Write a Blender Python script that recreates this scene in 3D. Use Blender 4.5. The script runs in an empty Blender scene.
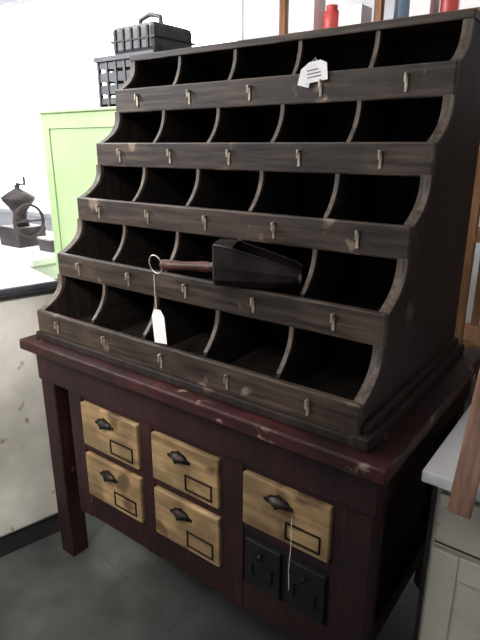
import bpy, bmesh, math, random
from mathutils import Vector, Matrix, Euler
random.seed(4)
FLOOR=-0.8312
scene=bpy.context.scene
C=bpy.context.collection
# ---------------------------------------------------------------- materials
def mat(name,c1,c2,scale=(1,1,1),nscale=6,rough=.6,metal=0,bump=.15,chip=None,chipscale=14,chipth=.62,detail=6,spec=.5,lo=.35,hi=.65,wear=None,wr=.006,grime=0,gs=4.5):
    m=bpy.data.materials.new(name); m.use_nodes=True
    nt=m.node_tree; N=nt.nodes; L=nt.links; b=N["Principled BSDF"]
    b.inputs["Roughness"].default_value=rough; b.inputs["Metallic"].default_value=metal
    b.inputs["Specular IOR Level"].default_value=spec
    tc=N.new("ShaderNodeTexCoord"); mp=N.new("ShaderNodeMapping"); mp.inputs["Scale"].default_value=scale
    L.new(tc.outputs["Object"],mp.inputs["Vector"])
    n=N.new("ShaderNodeTexNoise"); n.inputs["Scale"].default_value=nscale; n.inputs["Detail"].default_value=detail
    L.new(mp.outputs["Vector"],n.inputs["Vector"])
    r=N.new("ShaderNodeValToRGB"); r.color_ramp.elements[0].position=lo; r.color_ramp.elements[1].position=hi
    r.color_ramp.elements[0].color=(*c1,1); r.color_ramp.elements[1].color=(*c2,1)
    L.new(n.outputs["Fac"],r.inputs["Fac"]); col=r.outputs["Color"]
    if grime:
        n4=N.new("ShaderNodeTexNoise"); n4.inputs["Scale"].default_value=gs; n4.inputs["Detail"].default_value=5
        L.new(tc.outputs["Object"],n4.inputs["Vector"])
        r4=N.new("ShaderNodeMapRange"); r4.inputs[1].default_value=.38; r4.inputs[2].default_value=.62; r4.inputs[3].default_value=1-grime; r4.inputs[4].default_value=1.0
        L.new(n4.outputs["Fac"],r4.inputs[0])
        mg=N.new("ShaderNodeMix"); mg.data_type='RGBA'; mg.blend_type='MULTIPLY'; mg.inputs[0].default_value=1
        L.new(col,mg.inputs[6]); L.new(r4.outputs[0],mg.inputs[7]); col=mg.outputs[2]
    if chip:
        n2=N.new("ShaderNodeTexNoise"); n2.inputs["Scale"].default_value=chipscale; n2.inputs["Detail"].default_value=8
        L.new(tc.outputs["Object"],n2.inputs["Vector"])
        fac=n2.outputs["Fac"]
        if wear:
            bv=N.new("ShaderNodeBevel"); bv.samples=4; bv.inputs["Radius"].default_value=wr
            ge=N.new("ShaderNodeNewGeometry"); dt=N.new("ShaderNodeVectorMath"); dt.operation='DOT_PRODUCT'
            L.new(bv.outputs[0],dt.inputs[0]); L.new(ge.outputs["Normal"],dt.inputs[1])
            mr=N.new("ShaderNodeMapRange"); mr.inputs[1].default_value=1.0; mr.inputs[2].default_value=.75; mr.inputs[3].default_value=0; mr.inputs[4].default_value=wear
            L.new(dt.outputs["Value"],mr.inputs[0])
            ad=N.new("ShaderNodeMath"); ad.operation='ADD'; L.new(fac,ad.inputs[0]); L.new(mr.outputs[0],ad.inputs[1]); fac=ad.outputs[0]
        r2=N.new("ShaderNodeValToRGB"); r2.color_ramp.elements[0].position=chipth; r2.color_ramp.elements[1].position=chipth+.06
        L.new(fac,r2.inputs["Fac"])
        mx=N.new("ShaderNodeMix"); mx.data_type='RGBA'
        L.new(r2.outputs["Color"],mx.inputs[0]); L.new(col,mx.inputs[6]); mx.inputs[7].default_value=(*chip,1)
        col=mx.outputs[2]
    L.new(col,b.inputs["Base Color"])
    if bump:
        bp=N.new("ShaderNodeBump"); bp.inputs["Strength"].default_value=bump; bp.inputs["Distance"].default_value=.01
        L.new(n.outputs["Fac"],bp.inputs["Height"]); L.new(bp.outputs["Normal"],b.inputs["Normal"])
    return m
WX=(1.2,14,14); WY=(14,1.2,14); WZ=(14,14,1.2)
M={}
M['bin']=mat("dark_wood_bin",(.020,.0125,.0085),(.086,.057,.039),WX,5,.5,spec=.35,chip=(.20,.145,.105),chipscale=12,chipth=.65,wear=.18,grime=.55)
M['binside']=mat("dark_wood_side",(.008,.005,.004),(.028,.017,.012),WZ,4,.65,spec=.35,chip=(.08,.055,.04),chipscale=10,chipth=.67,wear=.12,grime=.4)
M['binin']=mat("dark_wood_inside_shaded",(.005,.0033,.0027),(.015,.010,.0075),WY,4,.75,spec=.25)  # wood darkened further, so the dimness inside the bins is in the colour
M['binedge']=mat("worn_divider_edge",(.028,.019,.013),(.105,.074,.052),WZ,6,.6)
M['red']=mat("oxblood_paint",(.022,.0045,.0055),(.056,.011,.012),(2,5,5),5,.52,spec=.35,chip=(.24,.16,.13),chipscale=18,chipth=.645,wear=.16,grime=.6)
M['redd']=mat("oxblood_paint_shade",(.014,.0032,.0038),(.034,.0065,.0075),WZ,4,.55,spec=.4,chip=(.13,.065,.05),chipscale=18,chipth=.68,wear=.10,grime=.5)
M['tan']=mat("golden_oak_drawer",(.25,.155,.068),(.43,.29,.14),WX,4,.5,bump=.08,chip=(.11,.066,.030),chipscale=9,chipth=.575,wear=.18,wr=.009,grime=.5,gs=8)
M['black']=mat("black_paint",(.003,.003,.0035),(.007,.0065,.007),nscale=8,rough=.6,spec=.3)
M['pull']=mat("antique_bronze",(.010,.007,.006),(.035,.027,.021),nscale=30,rough=.45,metal=.7)
M['clip']=mat("aged_brass_clip",(.20,.165,.12),(.50,.43,.33),nscale=60,rough=.4,metal=.6)
M['scoop']=mat("blackened_tin",(.012,.009,.008),(.050,.038,.035),nscale=9,rough=.42,metal=.7,bump=.1)
M['handle']=mat("red_brown_turned_wood",(.05,.018,.012),(.13,.05,.035),WX,6,.4)
M['paper']=mat("tag_paper",(.76,.74,.72),(.90,.88,.86),nscale=12,rough=.8,bump=0)
M['ink']=mat("tag_ink",(.05,.05,.08),(.10,.10,.14),nscale=30,rough=.8,bump=0)
M['string']=mat("cotton_string",(.45,.42,.38),(.7,.67,.6),nscale=50,rough=.9,bump=0)
M['wire']=mat("steel_wire",(.35,.33,.3),(.6,.57,.52),nscale=40,rough=.35,metal=.6,bump=0)
M['cream']=mat("cream_enamel",(.56,.53,.46),(.72,.69,.61),nscale=2.5,rough=.5,bump=.03,chip=(.18,.11,.065),chipscale=14,chipth=.64,wear=.08,grime=.35,gs=2.5)
M['cream2']=mat("cream_cabinet_paint",(.40,.375,.295),(.54,.51,.41),nscale=4,rough=.5,bump=.04,chip=(.12,.09,.06),chipscale=20,chipth=.68,wear=.10,grime=.35)
M['topdk']=mat("dark_counter_top",(.03,.034,.042),(.07,.075,.085),nscale=7,rough=.42,bump=.02)
M['toe']=mat("toe_kick_black",(.008,.008,.008),(.018,.017,.016),nscale=8,rough=.6)
M['marble']=mat("marble",(.50,.50,.53),(.85,.85,.86),nscale=5,rough=.25,bump=0,detail=12,lo=.4,hi=.55)
M['wood']=mat("warm_pine",(.15,.07,.037),(.28,.14,.075),WZ,4,.75,spec=.2)
M['plank']=mat("leaning_board_wood",(.16,.085,.055),(.30,.17,.11),WZ,5,.6)
M['green']=mat("pale_green_paint",(.40,.54,.27),(.47,.61,.33),nscale=3,rough=.6,bump=.03)
M['plastic']=mat("grey_black_plastic",(.028,.031,.035),(.065,.07,.076),nscale=10,rough=.5,bump=0)
M['wall']=mat("painted_wall",(.70,.70,.74),(.76,.76,.80),nscale=3,rough=.85,bump=.03)
M['frame']=mat("white_trim",(.8,.8,.8),(.88,.88,.88),nscale=4,rough=.5,bump=0)
M['ceil']=mat("ceiling_plaster",(.6,.6,.6),(.7,.7,.7),nscale=4,rough=.9,bump=.02)
M['redbox']=mat("red_tin",(.35,.03,.03),(.5,.06,.05),nscale=5,rough=.4,bump=0)
M['bluebox']=mat("blue_tin",(.08,.13,.2),(.14,.2,.3),nscale=5,rough=.4,bump=0)
M['iron']=mat("cast_iron",(.035,.026,.03),(.075,.055,.06),nscale=9,rough=.65,metal=.1)
def floormat():
    m=mat("concrete_floor",(.032,.034,.033),(.080,.082,.079),nscale=4,rough=.65,bump=.05,detail=10,grime=.35,gs=7)
    nt=m.node_tree; N=nt.nodes; L=nt.links; b=N["Principled BSDF"]
    src=b.inputs["Base Color"].links[0].from_socket
    tc=N.new("ShaderNodeTexCoord"); mp=N.new("ShaderNodeMapping"); mp.inputs["Rotation"].default_value=(0,0,math.radians(8))
    L.new(tc.outputs["Object"],mp.inputs["Vector"])
    br=N.new("ShaderNodeTexBrick"); br.offset=0; br.inputs["Scale"].default_value=1
    br.inputs["Brick Width"].default_value=.92; br.inputs["Row Height"].default_value=.92; br.inputs["Mortar Size"].default_value=.003
    br.inputs["Color1"].default_value=(1,1,1,1); br.inputs["Color2"].default_value=(.9,.9,.9,1); br.inputs["Mortar"].default_value=(.7,.7,.7,1)
    L.new(mp.outputs["Vector"],br.inputs["Vector"])
    mx=N.new("ShaderNodeMix"); mx.data_type='RGBA'; mx.blend_type='MULTIPLY'; mx.inputs[0].default_value=1
    L.new(src,mx.inputs[6]); L.new(br.outputs["Color"],mx.inputs[7]); L.new(mx.outputs[2],b.inputs["Base Color"])
    return m
M['floor']=floormat()
# ---------------------------------------------------------------- helpers
def empty(name):
    e=bpy.data.objects.new(name,None); e.empty_display_size=.1; C.objects.link(e); return e
def finish(name,bm,m,parent=None,smooth=False):
    bmesh.ops.recalc_face_normals(bm,faces=bm.faces)
    me=bpy.data.meshes.new(name); bm.to_mesh(me); bm.free()
    for mm in (m if isinstance(m,list) else [m]): me.materials.append(M[mm])
    if smooth:
        for p in me.polygons: p.use_smooth=True
    o=bpy.data.objects.new(name,me); C.objects.link(o)
    if parent: o.parent=parent
    return o
def addbox(bm,x0,x1,y0,y1,z0,z1,bev=0,mi=0):
    t=bmesh.new()
    r=bmesh.ops.create_cube(t,size=1)
    for v in t.verts: v.co=Vector(((x0+x1)/2+v.co.x*(x1-x0),(y0+y1)/2+v.co.y*(y1-y0),(z0+z1)/2+v.co.z*(z1-z0)))
    if bev: bmesh.ops.bevel(t,geom=t.edges[:],offset=bev,segments=2,affect='EDGES',profile=.5)
    me=bpy.data.meshes.new("t"); t.to_mesh(me); t.free(); 
    n0=len(bm.faces); bm.from_mesh(me); bpy.data.meshes.remove(me)
    bm.faces.ensure_lookup_table()
    for f in bm.faces[n0:]: f.material_index=mi
def box(parent,name,x0,x1,y0,y1,z0,z1,m,bev=.002):
    bm=bmesh.new(); addbox(bm,x0,x1,y0,y1,z0,z1,bev); return finish(name,bm,m,parent)
def boxes(parent,name,lst,m,bev=.002):
    bm=bmesh.new()
    for b in lst: addbox(bm,*b,bev)
    return finish(name,bm,m,parent)
def prism(bm,prof,x0,x1):
    a=[bm.verts.new((x0,y,z)) for y,z in prof]; b=[bm.verts.new((x1,y,z)) for y,z in prof]
    bm.faces.new(a); bm.faces.new(b[::-1]); n=len(prof)
    for i in range(n): bm.faces.new((a[i],b[i],b[(i+1)%n],a[(i+1)%n]))
def lathe(parent,name,prof,m,loc,axis=(0,0,1),seg=24):
    bm=bmesh.new(); rings=[]
    for r,z in prof:
        rings.append([bm.verts.new((r*math.cos(2*math.pi*i/seg),r*math.sin(2*math.pi*i/seg),z)) for i in range(seg)])
    for A,B in zip(rings,rings[1:]):
        for i in range(seg): bm.faces.new((A[i],A[(i+1)%seg],B[(i+1)%seg],B[i]))
    bm.faces.new(rings[0]); bm.faces.new(rings[-1])
    q=Vector((0,0,1)).rotation_difference(Vector(axis).normalized())
    for v in bm.verts: v.co=q@v.co+Vector(loc)
    return finish(name,bm,m,parent,True)
def tube(parent,name,pts,rad,m,cyc=False):
    cu=bpy.data.curves.new(name,'CURVE'); cu.dimensions='3D'; cu.bevel_depth=rad; cu.bevel_resolution=3
    s=cu.splines.new('POLY'); s.points.add(len(pts)-1)
    for p,q in zip(s.points,pts): p.co=(*q,1)
    s.use_cyclic_u=cyc; cu.materials.append(M[m])
    o=bpy.data.objects.new(name,cu); C.objects.link(o)
    if parent: o.parent=parent
    return o
# ---------------------------------------------------------------- room
box(None,"floor",-6.5,3,-3,3.1,FLOOR-.1,FLOOR,'floor',0)
box(None,"ceiling",-6.5,3,-3,3.1,2.2,2.3,'ceil',0)
WX0,WX1,WZ0,WZ1=-6.2,-1.95,-.25,2.1
boxes(None,"wall_back",[(-6.5,WX0,3,3.1,FLOOR,2.2),(WX1,3,3,3.1,FLOOR,2.2),(WX0,WX1,3,3.1,FLOOR,WZ0),(WX0,WX1,3,3.1,WZ1,2.2)],'wall',0)
box(None,"wall_left",-6.6,-6.5,-3,3.1,FLOOR,2.2,'wall',0)
box(None,"wall_right",3,3.1,-3,3.1,FLOOR,2.2,'wall',0)
box(None,"wall_front",-6.5,3,-3.1,-3,FLOOR,2.2,'wall',0)
win=empty("window_1")
fl=[(WX0,WX1,2.98,3.06,WZ0,WZ0+.05),(WX0,WX1,2.98,3.06,WZ1-.05,WZ1),(WX0,WX0+.05,2.98,3.06,WZ0+.05,WZ1-.05),(WX1-.05,WX1,2.98,3.06,WZ0+.05,WZ1-.05)]
boxes(win,"window_frame",fl,'frame',0)
box(None,"baseboard_back",-6.5,3,2.975,3,FLOOR,FLOOR+.1,'frame',.004)
# ---------------------------------------------------------------- bolt bin cabinet
W2=.55; dy=.0952; dz=.1675; b0=.0953; LH=.073; TY=.4713; TZ=.8718; BY=.66
cab=empty("hardware_bin_cabinet")
ys=[dy*k for k in range(5)]; zs=[b0+dz*k for k in range(5)]
lips=bmesh.new()
for k in range(5):
    zb=zs[k]-LH
    addbox(lips,-W2,W2+.004,ys[k],ys[k]+.018,zb,zs[k],.004)
finish("bin_lips",lips,'bin',cab)
def curve(k,n=12,y0o=.014,p=2.8):
    y0=ys[k]+y0o; z0=zs[k]-.003
    if k<4: y1=ys[k+1]+.004; z1=zs[k+1]-LH+.004
    else: y1=TY-.004; z1=TZ-.012
    return [(y1-(y1-y0)*(1-i/n)**p, z0+(z1-z0)*i/n) for i in range(n+1)]
div=bmesh.new(); edg=bmesh.new()
for k in range(5):
    cv=curve(k,12,.047,2.2); zb=zs[k]-LH+.004; yb=min(ys[k]+.34,BY-.01)
    prof=[(ys[k]+.012,zb),(ys[k]+.012,zs[k]-.010),(cv[0][0]-.004,zs[k]-.010)]+cv[1:]+[(yb,cv[-1][1]),(yb,zb)]
    strip=[(y-.003,z) for y,z in cv]+[(y+.007,z) for y,z in cv[::-1]]
    for j in range(1,5):
        x=-W2+2*W2*j/5
        prism(div,prof,x-.005,x+.005); prism(edg,strip,x-.0055,x+.0055)
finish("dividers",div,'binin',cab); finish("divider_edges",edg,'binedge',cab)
fb=bmesh.new()
for k in range(5):
    zb=zs[k]-LH; yb=min(ys[k]+.34,BY-.01)
    addbox(fb,-W2+.01,W2-.01,ys[k]+.01,yb,zb,zb+.01)
    top=(zs[k+1]-LH) if k<4 else TZ-.014
    addbox(fb,-W2+.01,W2-.01,yb-.01,yb,zb,top+.002)
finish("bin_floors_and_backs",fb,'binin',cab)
prof=[(.006,.0)]
for k in range(5):
    prof.append((ys[k]+.006,zs[k]-LH))
    prof.append((ys[k]+.006,zs[k]-.002))
    prof+=[(y-.002,z) for y,z in curve(k,10)[:-1]]
prof+=[(TY-.006,TZ-.012),(TY-.006,TZ+.004),(BY,TZ+.004),(BY,0)]
pp=[prof[0]]
for q in prof[1:]:
    if (q[0]-pp[-1][0])**2+(q[1]-pp[-1][1])**2>1e-7: pp.append(q)
for nm,x0,x1 in (("side_right",W2-.018,W2+.002),("side_left",-W2-.002,-W2+.018)):
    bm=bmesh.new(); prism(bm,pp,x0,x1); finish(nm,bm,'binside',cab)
bm=bmesh.new()
for k in range(5):
    cv=curve(k); strip=[(y-.006,z) for y,z in cv]+[(y+.006,z) for y,z in cv[::-1]]
    prism(bm,strip,W2-.019,W2+.004); prism(bm,strip,-W2-.004,-W2+.019)
finish("side_edges",bm,'binedge',cab)
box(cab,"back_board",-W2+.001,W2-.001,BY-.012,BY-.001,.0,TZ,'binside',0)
box(cab,"top_board",-W2-.004,W2+.006,TY-.012,BY,TZ-.014,TZ+.006,'bin',.003)
boxes(cab,"base_moulding",[(-W2-.01,W2+.009,-.006,.02,0,.024),(W2-.01,W2+.03,-.007,BY+.02,0,.03),(-W2-.012,-W2+.02,0.021,BY+.02,0,.03),(W2-.002,W2+.014,.01,BY+.01,.028,.05)],'binside',.004)
clip=bmesh.new()
for k in range(5):
    for j in range(5):
        x=-W2+2*W2*(j+.5)/5+random.uniform(-.006,.006); z=zs[k]-.036; y=ys[k]
        addbox(clip,x-.0035,x+.0035,y-.003,y+.001,z-.022,z+.018,.0008)
        addbox(clip,x-.0035,x+.0035,y-.010,y+.001,z+.012,z+.018,.001)
        addbox(clip,x-.003,x+.003,y-.012,y-.009,z-.002,z+.018,.0008)
finish("label_clips",clip,'clip',cab)
# ---------------------------------------------------------------- red table with drawers
tb=empty("drawer_table")
TX0,TX1,TY0,TY1=-.60,.634,-.045,.74
box(tb,"table_top",TX0,TX1,TY0,TY1,-.034,0,'red',.005)
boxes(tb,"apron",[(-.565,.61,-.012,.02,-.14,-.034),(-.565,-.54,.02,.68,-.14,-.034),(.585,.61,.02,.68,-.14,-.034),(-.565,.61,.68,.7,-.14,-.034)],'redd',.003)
LG=.068
for i,(x,y) in enumerate([(-.56,-.008),(.605-LG,-.008),(-.56,.61),(.605-LG,.61)]):
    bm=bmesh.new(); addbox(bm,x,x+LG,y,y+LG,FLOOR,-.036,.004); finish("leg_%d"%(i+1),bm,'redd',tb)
cols=[(-.356,-.098),(-.049,.198),(.267,.514)]; rows=[(-.312,-.157),(-.498,-.335)]
fr=[(-.41,.545,-.004,.018,-.157,-.138),(-.41,.545,-.004,.018,-.335,-.312),(-.41,.545,-.004,.018,-.59,-.498)]
for x0,x1 in [(-.42,-.356),(-.098,-.049),(.198,.267),(.514,.546)]: fr.append((x0,x1,-.006,.016,-.592,-.139))
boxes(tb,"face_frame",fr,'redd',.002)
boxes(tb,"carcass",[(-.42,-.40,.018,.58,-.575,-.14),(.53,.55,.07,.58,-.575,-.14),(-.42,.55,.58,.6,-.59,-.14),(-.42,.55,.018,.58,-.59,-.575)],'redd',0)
boxes(tb,"side_rails",[(.565,.59,.05,.65,-.60,-.54),(-.555,-.53,.05,.65,-.60,-.54),(-.5,.56,.63,.66,-.60,-.54)],'redd',.002)
def cuppull(parent,name,x,y,z,s=1):
    bm=bmesh.new(); nu,nv=14,7; w,h,d=.030*s,.019*s,.017*s; g=[]
    for j in range(nv+1):
        t=j/nv*math.pi/2; row=[]
        for i in range(nu+1):
            u=math.pi*i/nu
            row.append(bm.verts.new((x-w*math.cos(u)*math.cos(t*.98), y-d*math.sin(t)*max(math.sin(u),0)**.6, z+h*math.sin(u)*math.cos(t*.98)-.004*math.sin(t))))
        g.append(row)
    for j in range(nv):
        for i in range(nu): bm.faces.new((g[j][i],g[j][i+1],g[j+1][i+1],g[j+1][i]))
    pts=[(-1.25,-.05),(-1.3,.35),(-.95,.5),(-.8,.95),(-.35,1.15),(0,1.45),(.35,1.15),(.8,.95),(.95,.5),(1.3,.35),(1.25,-.05),(.6,-.3),(0,-.15),(-.6,-.3)]
    a=[bm.verts.new((x+px*w,y-.001,z+pz*h)) for px,pz in pts]; b=[bm.verts.new((x+px*w,y+.002,z+pz*h)) for px,pz in pts]
    bm.faces.new(a); bm.faces.new(b[::-1])
    for i in range(len(pts)): bm.faces.new((a[i],a[(i+1)%len(pts)],b[(i+1)%len(pts)],b[i]))
    return finish(name,bm,'pull',parent)
n=0
for ci,(x0,x1) in enumerate(cols):
    for ri,(z0,z1) in enumerate(rows):
        if ci==2 and ri==1: continue
        n+=1; g=.004
        yf=-.014
        box(tb,"drawer_%d_box"%n,x0+.01,x1-.01,.012,.5,z0+.01,z1-.02,'redd',0)
        fo=box(tb,"drawer_%d_front"%n,x0+g,x1-g,yf,.012,z0+g,z1-g,'tan',.004)
        wd=x1-x0; hh=z1-z0
        cuppull(tb,"drawer_%d_pull"%n,x0+wd*.44,yf-.001,z1-hh*.34,1.05)
        lx0,lx1=x0+wd*.52,x0+wd*.90; lz0,lz1=z0+hh*.12,z0+hh*.43; t=.0045
        boxes(tb,"drawer_%d_label_holder"%n,[(lx0,lx1,yf-.003,yf+.001,lz0,lz0+t),(lx0,lx1,yf-.003,yf+.001,lz1-t,lz1),(lx0,lx0+t,yf-.003,yf+.001,lz0,lz1),(lx1-t,lx1,yf-.003,yf+.001,lz0,lz1)],'pull',.0008)
x0,x1=cols[2]; z0,z1=rows[1]
box(tb,"black_recess_sheet",x0,x1,-.002,.02,z0,z1,'black',.001)  # black sheet painted in for the dark open recess around the small drawers
for i,(a,b) in enumerate([(x0+.012,x0+.116),(x0+.134,x1-.008)]):
    box(tb,"small_drawer_%d"%(i+1),a,b,-.012,.3,z0+.008,z1-.018,'black',.003)
    c=(a+b)/2
    boxes(tb,"small_drawer_%d_label_holder"%(i+1),[(c-.03,c+.03,-.016,-.011,z0+.045,z0+.047),(c-.03,c+.03,-.016,-.011,z0+.085,z0+.087),(c-.03,c-.028,-.016,-.011,z0+.047,z0+.085),(c+.028,c+.03,-.016,-.011,z0+.047,z0+.085)],'pull',0)
    lathe(tb,"small_drawer_%d_knob"%(i+1),[(.003,0),(.004,.006),(.007,.010),(.006,.014),(.001,.015)],'pull',(c,-.012,z1-.045),(0,-1,0),16)
tube(tb,"drawer_string",[(.415,-.019,-.225),(.417,-.021,-.30),(.414,-.022,-.37),(.416,-.022,-.43)],.0009,'string')
# ---------------------------------------------------------------- scoop with ring and tag
sc=empty("grain_scoop")
A=Vector((.118,.088,.305)); Dv=Vector((.19,.085,.0)).normalized()
Zr=Vector((0,0,1)); Sd=Dv.cross(Zr).normalized()
lathe(sc,"scoop_handle",[(.004,-.004),(.012,0),(.014,.01),(.0125,.03),(.0105,.055),(.0115,.09),(.014,.115),(.011,.128),(.013,.134),(.012,.140)],'handle',A-Dv*.145,Dv)
lathe(sc,"scoop_ferrule",[(.012,0),(.013,.004),(.02,.016),(.024,.018)],'scoop',A-Dv*.016,Dv)
bm=bmesh.new()
secs=[(0,.046,.050,.050),(.004,.050,.052,.052),(.05,.052,.052,.044),(.10,.052,.052,.030),(.15,.051,.051,.014),(.19,.048,.048,.002),(.205,.040,.046,-.008)]
rows_=[]
for (s,wd,dn,up) in secs:
    prof=[(-wd*.94,up),(-wd,(up-dn)*.3),(-wd*.96,-dn*.62),(-wd*.72,-dn*.93),(0,-dn),(wd*.72,-dn*.93),(wd*.96,-dn*.62),(wd,(up-dn)*.3),(wd*.94,up)]
    prof=[(a,min(z,up)) for a,z in prof]
    rows_.append([bm.verts.new(A+Dv*s+Sd*a+Zr*(z+.012)) for a,z in prof])
for P,Q in zip(rows_,rows_[1:]):
    for i in range(len(P)-1): bm.faces.new((P[i],P[i+1],Q[i+1],Q[i]))
bm.faces.new(rows_[0])
o=finish("scoop_body",bm,'scoop',sc); md=o.modifiers.new("s",'SOLIDIFY'); md.thickness=.0025
rim=[A+Dv*s+Sd*wd*.94+Zr*(up+.012) for s,wd,dn,up in secs[1:]]
rim2=[A+Dv*s-Sd*wd*.94+Zr*(up+.012) for s,wd,dn,up in secs[1:]]
tube(sc,"scoop_rim",rim2[::-1]+rim,.0024,'scoop')
bm=bmesh.new(); rr=[]
for s,k_ in ((0,1),(.035,1),(.05,.9)):
    rr.append([bm.verts.new(A+Dv*s+Sd*(.049*math.cos(math.pi*i/8))+Zr*(.058+.008*k_*math.sin(math.pi*i/8))) for i in range(9)])
for P,Q in zip(rr,rr[1:]):
    for i in range(8): bm.faces.new((P[i],P[i+1],Q[i+1],Q[i]))
o=finish("scoop_hood",bm,'scoop',sc); md=o.modifiers.new("s",'SOLIDIFY'); md.thickness=.002
E=A-Dv*.150
ring=[E+Vector((-.010,-.004,.0))+Vector((.022*math.cos(a),-.004*math.sin(a),.024*math.sin(a))) for a in [2*math.pi*i/24 for i in range(24)]]
tube(sc,"hang_ring",ring,.0016,'wire',True)
tp=E+Vector((-.008,-.014,-.024))
tube(sc,"tag_string",[tp,tp+Vector((.002,-.002,-.05)),tp+Vector((.008,-.004,-.095))],.0009,'string')
def tag(parent,name,c,wd,ht,rz=0,rx=0,ink=True):
    bm=bmesh.new()
    pts=[(-wd/2,-ht),(wd/2,-ht),(wd/2,-ht*.2),(wd*.25,0),(-wd*.25,0),(-wd/2,-ht*.2)]
    a=[bm.verts.new((x,-.0005,z)) for x,z in pts]; b=[bm.verts.new((x,.0005,z)) for x,z in pts]
    bm.faces.new(a); bm.faces.new(b[::-1])
    for i in range(6): bm.faces.new((a[i],a[(i+1)%6],b[(i+1)%6],b[i]))
    if ink:
        for i in range(3):
            addbox(bm,-wd*.35,wd*.3*random.uniform(.4,1),-.001,-.0004,-ht*(.4+.17*i)-.0012,-ht*(.4+.17*i)+.0012,0,1)
    m=Matrix.Translation(c)@Euler((rx,0,0)).to_matrix().to_4x4()@Matrix.Rotation(rz,4,'Y')
    for v in bm.verts: v.co=m@v.co
    return finish(name,bm,['paper','ink'],parent)
tag(sc,"price_tag",tp+Vector((.010,-.004,-.090)),.044,.090,-.08,ink=False)
t2=empty("paper_price_tag")
tag(t2,"tag_card",Vector((.207,.374,.790)),.066,.048,-.12)
tag(t2,"tag_stub",Vector((.186,.3755,.778)),.034,.046,.25,ink=False)
tube(t2,"tag_loop",[(.195,.373,.786),(.20,.39,.80),(.215,.373,.788)],.0008,'string')
# ---------------------------------------------------------------- left enamel cabinet
lc=empty("enamel_cabinet")
def place(e,x,y,r): e.location=(x,y,0); e.rotation_euler=(0,0,r)
box(lc,"counter_top",-.56,.0,-1.1,.0,.132,.155,'topdk',.006)
box(lc,"top_rim",-.562,.003,-1.102,.003,.120,.134,'toe',.004)
box(lc,"body",-.55,-.006,-1.09,-.006,FLOOR+.085,.121,'cream',.012)
box(lc,"toe_kick",-.53,-.018,-1.07,-.018,FLOOR,FLOOR+.086,'toe',.002)
place(lc,-.612,.135,-math.radians(14))
# ---------------------------------------------------------------- right marble cabinet
rc=empty("marble_top_cabinet")
box(rc,"marble_slab",.664,1.35,.08,.66,-.078,-.05,'marble',.004)
box(rc,"body",.685,1.33,.115,.65,FLOOR+.06,-.078,'cream2',.003)
box(rc,"plinth",.70,1.31,.14,.64,FLOOR,FLOOR+.06,'toe',.002)
boxes(rc,"face_gaps",[(.683,.692,.108,.12,FLOOR+.06,-.080),(.70,1.33,.1135,.12,-.235,-.225),(.70,1.33,.1135,.12,-.098,-.09)],'toe',0)
box(rc,"drawer_front",.700,1.30,.100,.116,-.222,-.102,'cream2',.005)
boxes(rc,"door_frame",[(.757,.93,.100,.116,-.72,-.64),(.757,.93,.100,.116,-.30,-.24),(.700,.757,.100,.116,-.72,-.24),(.93,.99,.100,.116,-.72,-.24)],'cream2',.003)
box(rc,"door_panel",.752,.935,.106,.1145,-.65,-.29,'cream2',.002)
lathe(rc,"drawer_knob",[(.005,0),(.006,.012),(.014,.018),(.013,.026),(.002,.03)],'pull',(.98,.10,-.165),(0,-1,0))
lb=empty("leaning_wood_board")
bm=bmesh.new(); addbox(bm,-.022,.022,-.009,.009,0,.57,.002); addbox(bm,-.022,.30,-.010,.008,.57,.62,.002)
mt=Matrix.Translation((.752,.052,-.098))@Euler((math.radians(-6),math.radians(3),0)).to_matrix().to_4x4()
for v in bm.verts: v.co=mt@v.co
finish("board",bm,'plank',lb)
# ---------------------------------------------------------------- pine cupboard behind right
pc=empty("pine_cupboard")
box(pc,"carcass",.60,1.5,.80,1.2,FLOOR,.70,'wood',.004)
boxes(pc,"door_frame",[(.60,.66,.785,.80,-.75,.62),(.60,1.5,.784,.80,.62,.70),(.66,1.02,.786,.80,-.02,.05),(.60,1.5,.784,.80,-.80,-.75),(1.02,1.08,.785,.80,-.75,.62)],'wood',.003)
# ---------------------------------------------------------------- green cupboard with crate and case
gc=empty("green_cupboard")
box(gc,"carcass",-1.62,-.45,.82,1.25,FLOOR,.74,'green',.006)
boxes(gc,"door_stiles",[(-1.62,-1.56,.814,.821,-.8,.67),(-1.07,-1.01,.814,.821,-.8,.67),(-.52,-.45,.814,.821,-.8,.67),(-1.62,-.45,.814,.821,.67,.739)],'green',0)
box(gc,"cap",-1.63,-.44,.805,1.26,.74,.755,'green',.005)
def crate(name,x0,x1,y0,y1,z0,z1):
    e=empty(name); t=.012; L=[(x0,x1,y0,y1,z0,z0+t)]
    for k in range(4):
        a=z0+(z1-z0)*(k+.35)/4; L+= [(x0,x1,y0,y0+t,a-.016,a+.022),(x0,x1,y1-t,y1,a-.016,a+.022),(x0+.001,x0+t,y0+.001,y1-.001,a-.015,a+.021),(x1-t,x1-.001,y0+.001,y1-.001,a-.015,a+.021)]
    nx=7
    for i in range(nx):
        a=x0+(x1-x0-t)*i/(nx-1); L+=[(a-.001,a+t,y0-.004,y0+t,z0-.0,z1-.001),(a-.001,a+t,y1-t,y1+.003,z0,z1-.001)]
    L+=[(x0-.012,x1+.012,y0-.012,y0+.01,z1-.02,z1),(x0-.012,x1+.012,y1-.01,y1+.012,z1-.02,z1),(x0-.012,x0+.01,y0+.01,y1-.01,z1-.02,z1),(x1-.01,x1+.012,y0+.01,y1-.01,z1-.02,z1)]
    boxes(e,"slats",L,'plastic',0)
crate("plastic_crate",-1.18,-.82,.84,1.16,.756,.965)
cs=empty("carrying_case")
box(cs,"shell",-1.11,-.84,.87,1.12,.966,1.085,'plastic',.022)
boxes(cs,"ribs",[(-1.115,-.835,.866,1.124,1.020,1.028)]+[(-1.085+.05*i,-1.073+.05*i,.864,.874,.985,1.07) for i in range(5)],'toe',.001)
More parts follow.
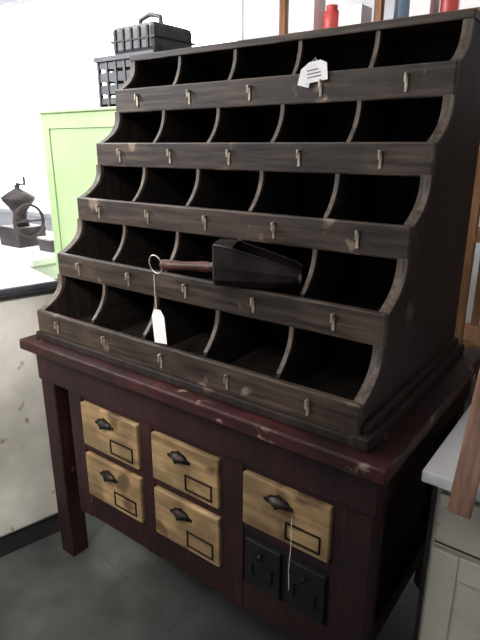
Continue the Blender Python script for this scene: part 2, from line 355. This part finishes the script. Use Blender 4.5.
tube(cs,"handle",[(-1.05,.99,1.07),(-1.04,.99,1.125),(-.98,.99,1.14),(-.92,.99,1.125),(-.91,.99,1.07)],.011,'plastic')
# ---------------------------------------------------------------- display table far left with grinder
dt=empty("display_table")
box(dt,"table_top",-2.75,-1.75,.75,1.45,-.06,-.02,'frame',.005)
boxes(dt,"legs",[(-2.73,-2.67,.77,.83,FLOOR,-.06),(-1.83,-1.77,.77,.83,FLOOR,-.06),(-2.73,-2.67,1.37,1.43,FLOOR,-.06),(-1.83,-1.77,1.37,1.43,FLOOR,-.06)],'frame',.004)
box(dt,"apron",-2.72,-1.78,.78,1.42,-.16,-.06,'frame',.003)
gr=empty("coffee_grinder")
box(gr,"base",-2.36,-2.14,.92,1.12,-.02,.10,'iron',.006)
lathe(gr,"hopper",[(.05,0),(.04,.05),(.045,.09),(.10,.16),(.105,.18),(.06,.21),(.015,.235),(.02,.25),(.003,.26)],'iron',(-2.25,1.02,.10))
tube(gr,"crank",[(-2.25,1.02,.36),(-2.10,.98,.365),(-2.10,.98,.41)],.008,'iron')
wc=Vector((-2.13,1.0,.14))
tube(gr,"flywheel",[wc+Vector((.0,.10*math.cos(2*math.pi*i/24),.10*math.sin(2*math.pi*i/24))) for i in range(24)],.010,'iron',True)
tube(gr,"wheel_spoke",[wc+Vector((0,-.10,0)),wc+Vector((0,.10,0))],.006,'iron'); tube(gr,"wheel_axle",[wc+Vector((-.12,0,0)),wc],.010,'iron')
bt=empty("glass_bottle")
lathe(bt,"bottle",[(.035,0),(.038,.01),(.038,.12),(.015,.16),(.013,.20),(.016,.205),(.002,.21)],'bluebox',(-1.95,1.30,-.02))
tn=empty("storage_tin")
box(tn,"tin",-1.98,-1.85,.95,1.08,-.02,.05,'iron',.006); box(tn,"lid",-1.985,-1.845,.945,1.085,.05,.062,'wire',.004)
# ---------------------------------------------------------------- shelf unit at back right
sh=empty("display_shelf")
L=[]
for x in (-1.02,-.42,.20,.82): L+=[(x,x+.04,2.099,2.14,FLOOR,1.75),(x,x+.04,2.46,2.501,FLOOR,1.75)]
for z in (-.5,.1,.65,1.19,1.71): L.append((-1.02,.86,2.1,2.5,z,z+.03))
boxes(sh,"posts_and_boards",L,'wood',0)
x=-.94; i=0
for mm,wd,h in [('frame',.12,.20),('redbox',.10,.14),('frame',.14,.11),('bluebox',.08,.22),('paper',.11,.16),('redbox',.09,.2),('frame',.12,.13)]:
    if x+wd>-.45 and x<-.38: x=-.36
    if x+wd>.18: break
    i+=1
    if i%2: 
        box(sh,"tin_%d"%i,x,x+wd,2.16,2.30,1.22,1.22+h,mm,.004)
    else:
        r=wd/2; lathe(sh,"jar_%d"%i,[(r*.95,0),(r,.01),(r,h*.75),(r*.6,h*.85),(r*.65,h*.88),(r*.65,h),(.002,h)],mm,(x+r,2.23,1.22))
    x+=wd+.03
# ---------------------------------------------------------------- lights, world, camera
wd=bpy.data.worlds.new("World"); scene.world=wd; wd.use_nodes=True
bg=wd.node_tree.nodes["Background"]; bg.inputs[0].default_value=(.96,.98,1,1); bg.inputs[1].default_value=8
def area(name,loc,target,sx,sy,p,col=(1,1,1),spread=180):
    l=bpy.data.lights.new(name,'AREA'); l.shape='RECTANGLE'; l.size=sx; l.size_y=sy; l.energy=p; l.color=col; l.spread=math.radians(spread)
    o=bpy.data.objects.new(name,l); C.objects.link(o); o.location=loc
    o.rotation_euler=(Vector(target)-Vector(loc)).to_track_quat('-Z','Y').to_euler(); return o
area("overhead_fill",(-.7,-1.4,2.1),(-.25,.2,.5),1.2,.8,30,(1,.93,.87))  # soft front fill for the bin fronts, no fixture modelled
area("overhead_fill",(.2,-1.6,1.6),(-.75,-.3,.0),.5,.4,10,(1,.97,.93),60)  # added lamp that brightens the left enamel cabinet, not a ceiling fitting
area("overhead_fill",(-1.6,.6,2.15),(-1.2,2.2,.7),1.2,1.0,60,(1,.99,.98))  # added lamp that lifts the back wall, no such fitting in the room
area("side_fill",(-2.7,-.9,1.7),(-.7,.5,.6),1.0,1.0,38,(.98,.98,1),110)  # added lamp brightening the left bins and green cupboard, no window on that side
area("window_daylight",(-3.6,2.8,1.2),(-.2,0,0),2.4,1.8,110,(.96,.98,1))
cd=bpy.data.cameras.new("camera"); cam=bpy.data.objects.new("camera",cd); C.objects.link(cam)
yaw,pit=.6401,.3154
f=Vector((-math.sin(yaw)*math.cos(pit),math.cos(yaw)*math.cos(pit),-math.sin(pit)))
r=Vector((math.cos(yaw),math.sin(yaw),0)); u=r.cross(f)
cam.matrix_world=Matrix(((r.x,u.x,-f.x,.9358),(r.y,u.y,-f.y,-.9167),(r.z,u.z,-f.z,.5912),(0,0,0,1)))
cd.sensor_fit='VERTICAL'; cd.sensor_height=24; cd.lens=536.4/640*24; cd.clip_start=.02
scene.camera=cam
for o in bpy.data.objects:
    if o.parent is None: o.location.z-=FLOOR
scene.view_settings.view_transform='Standard'
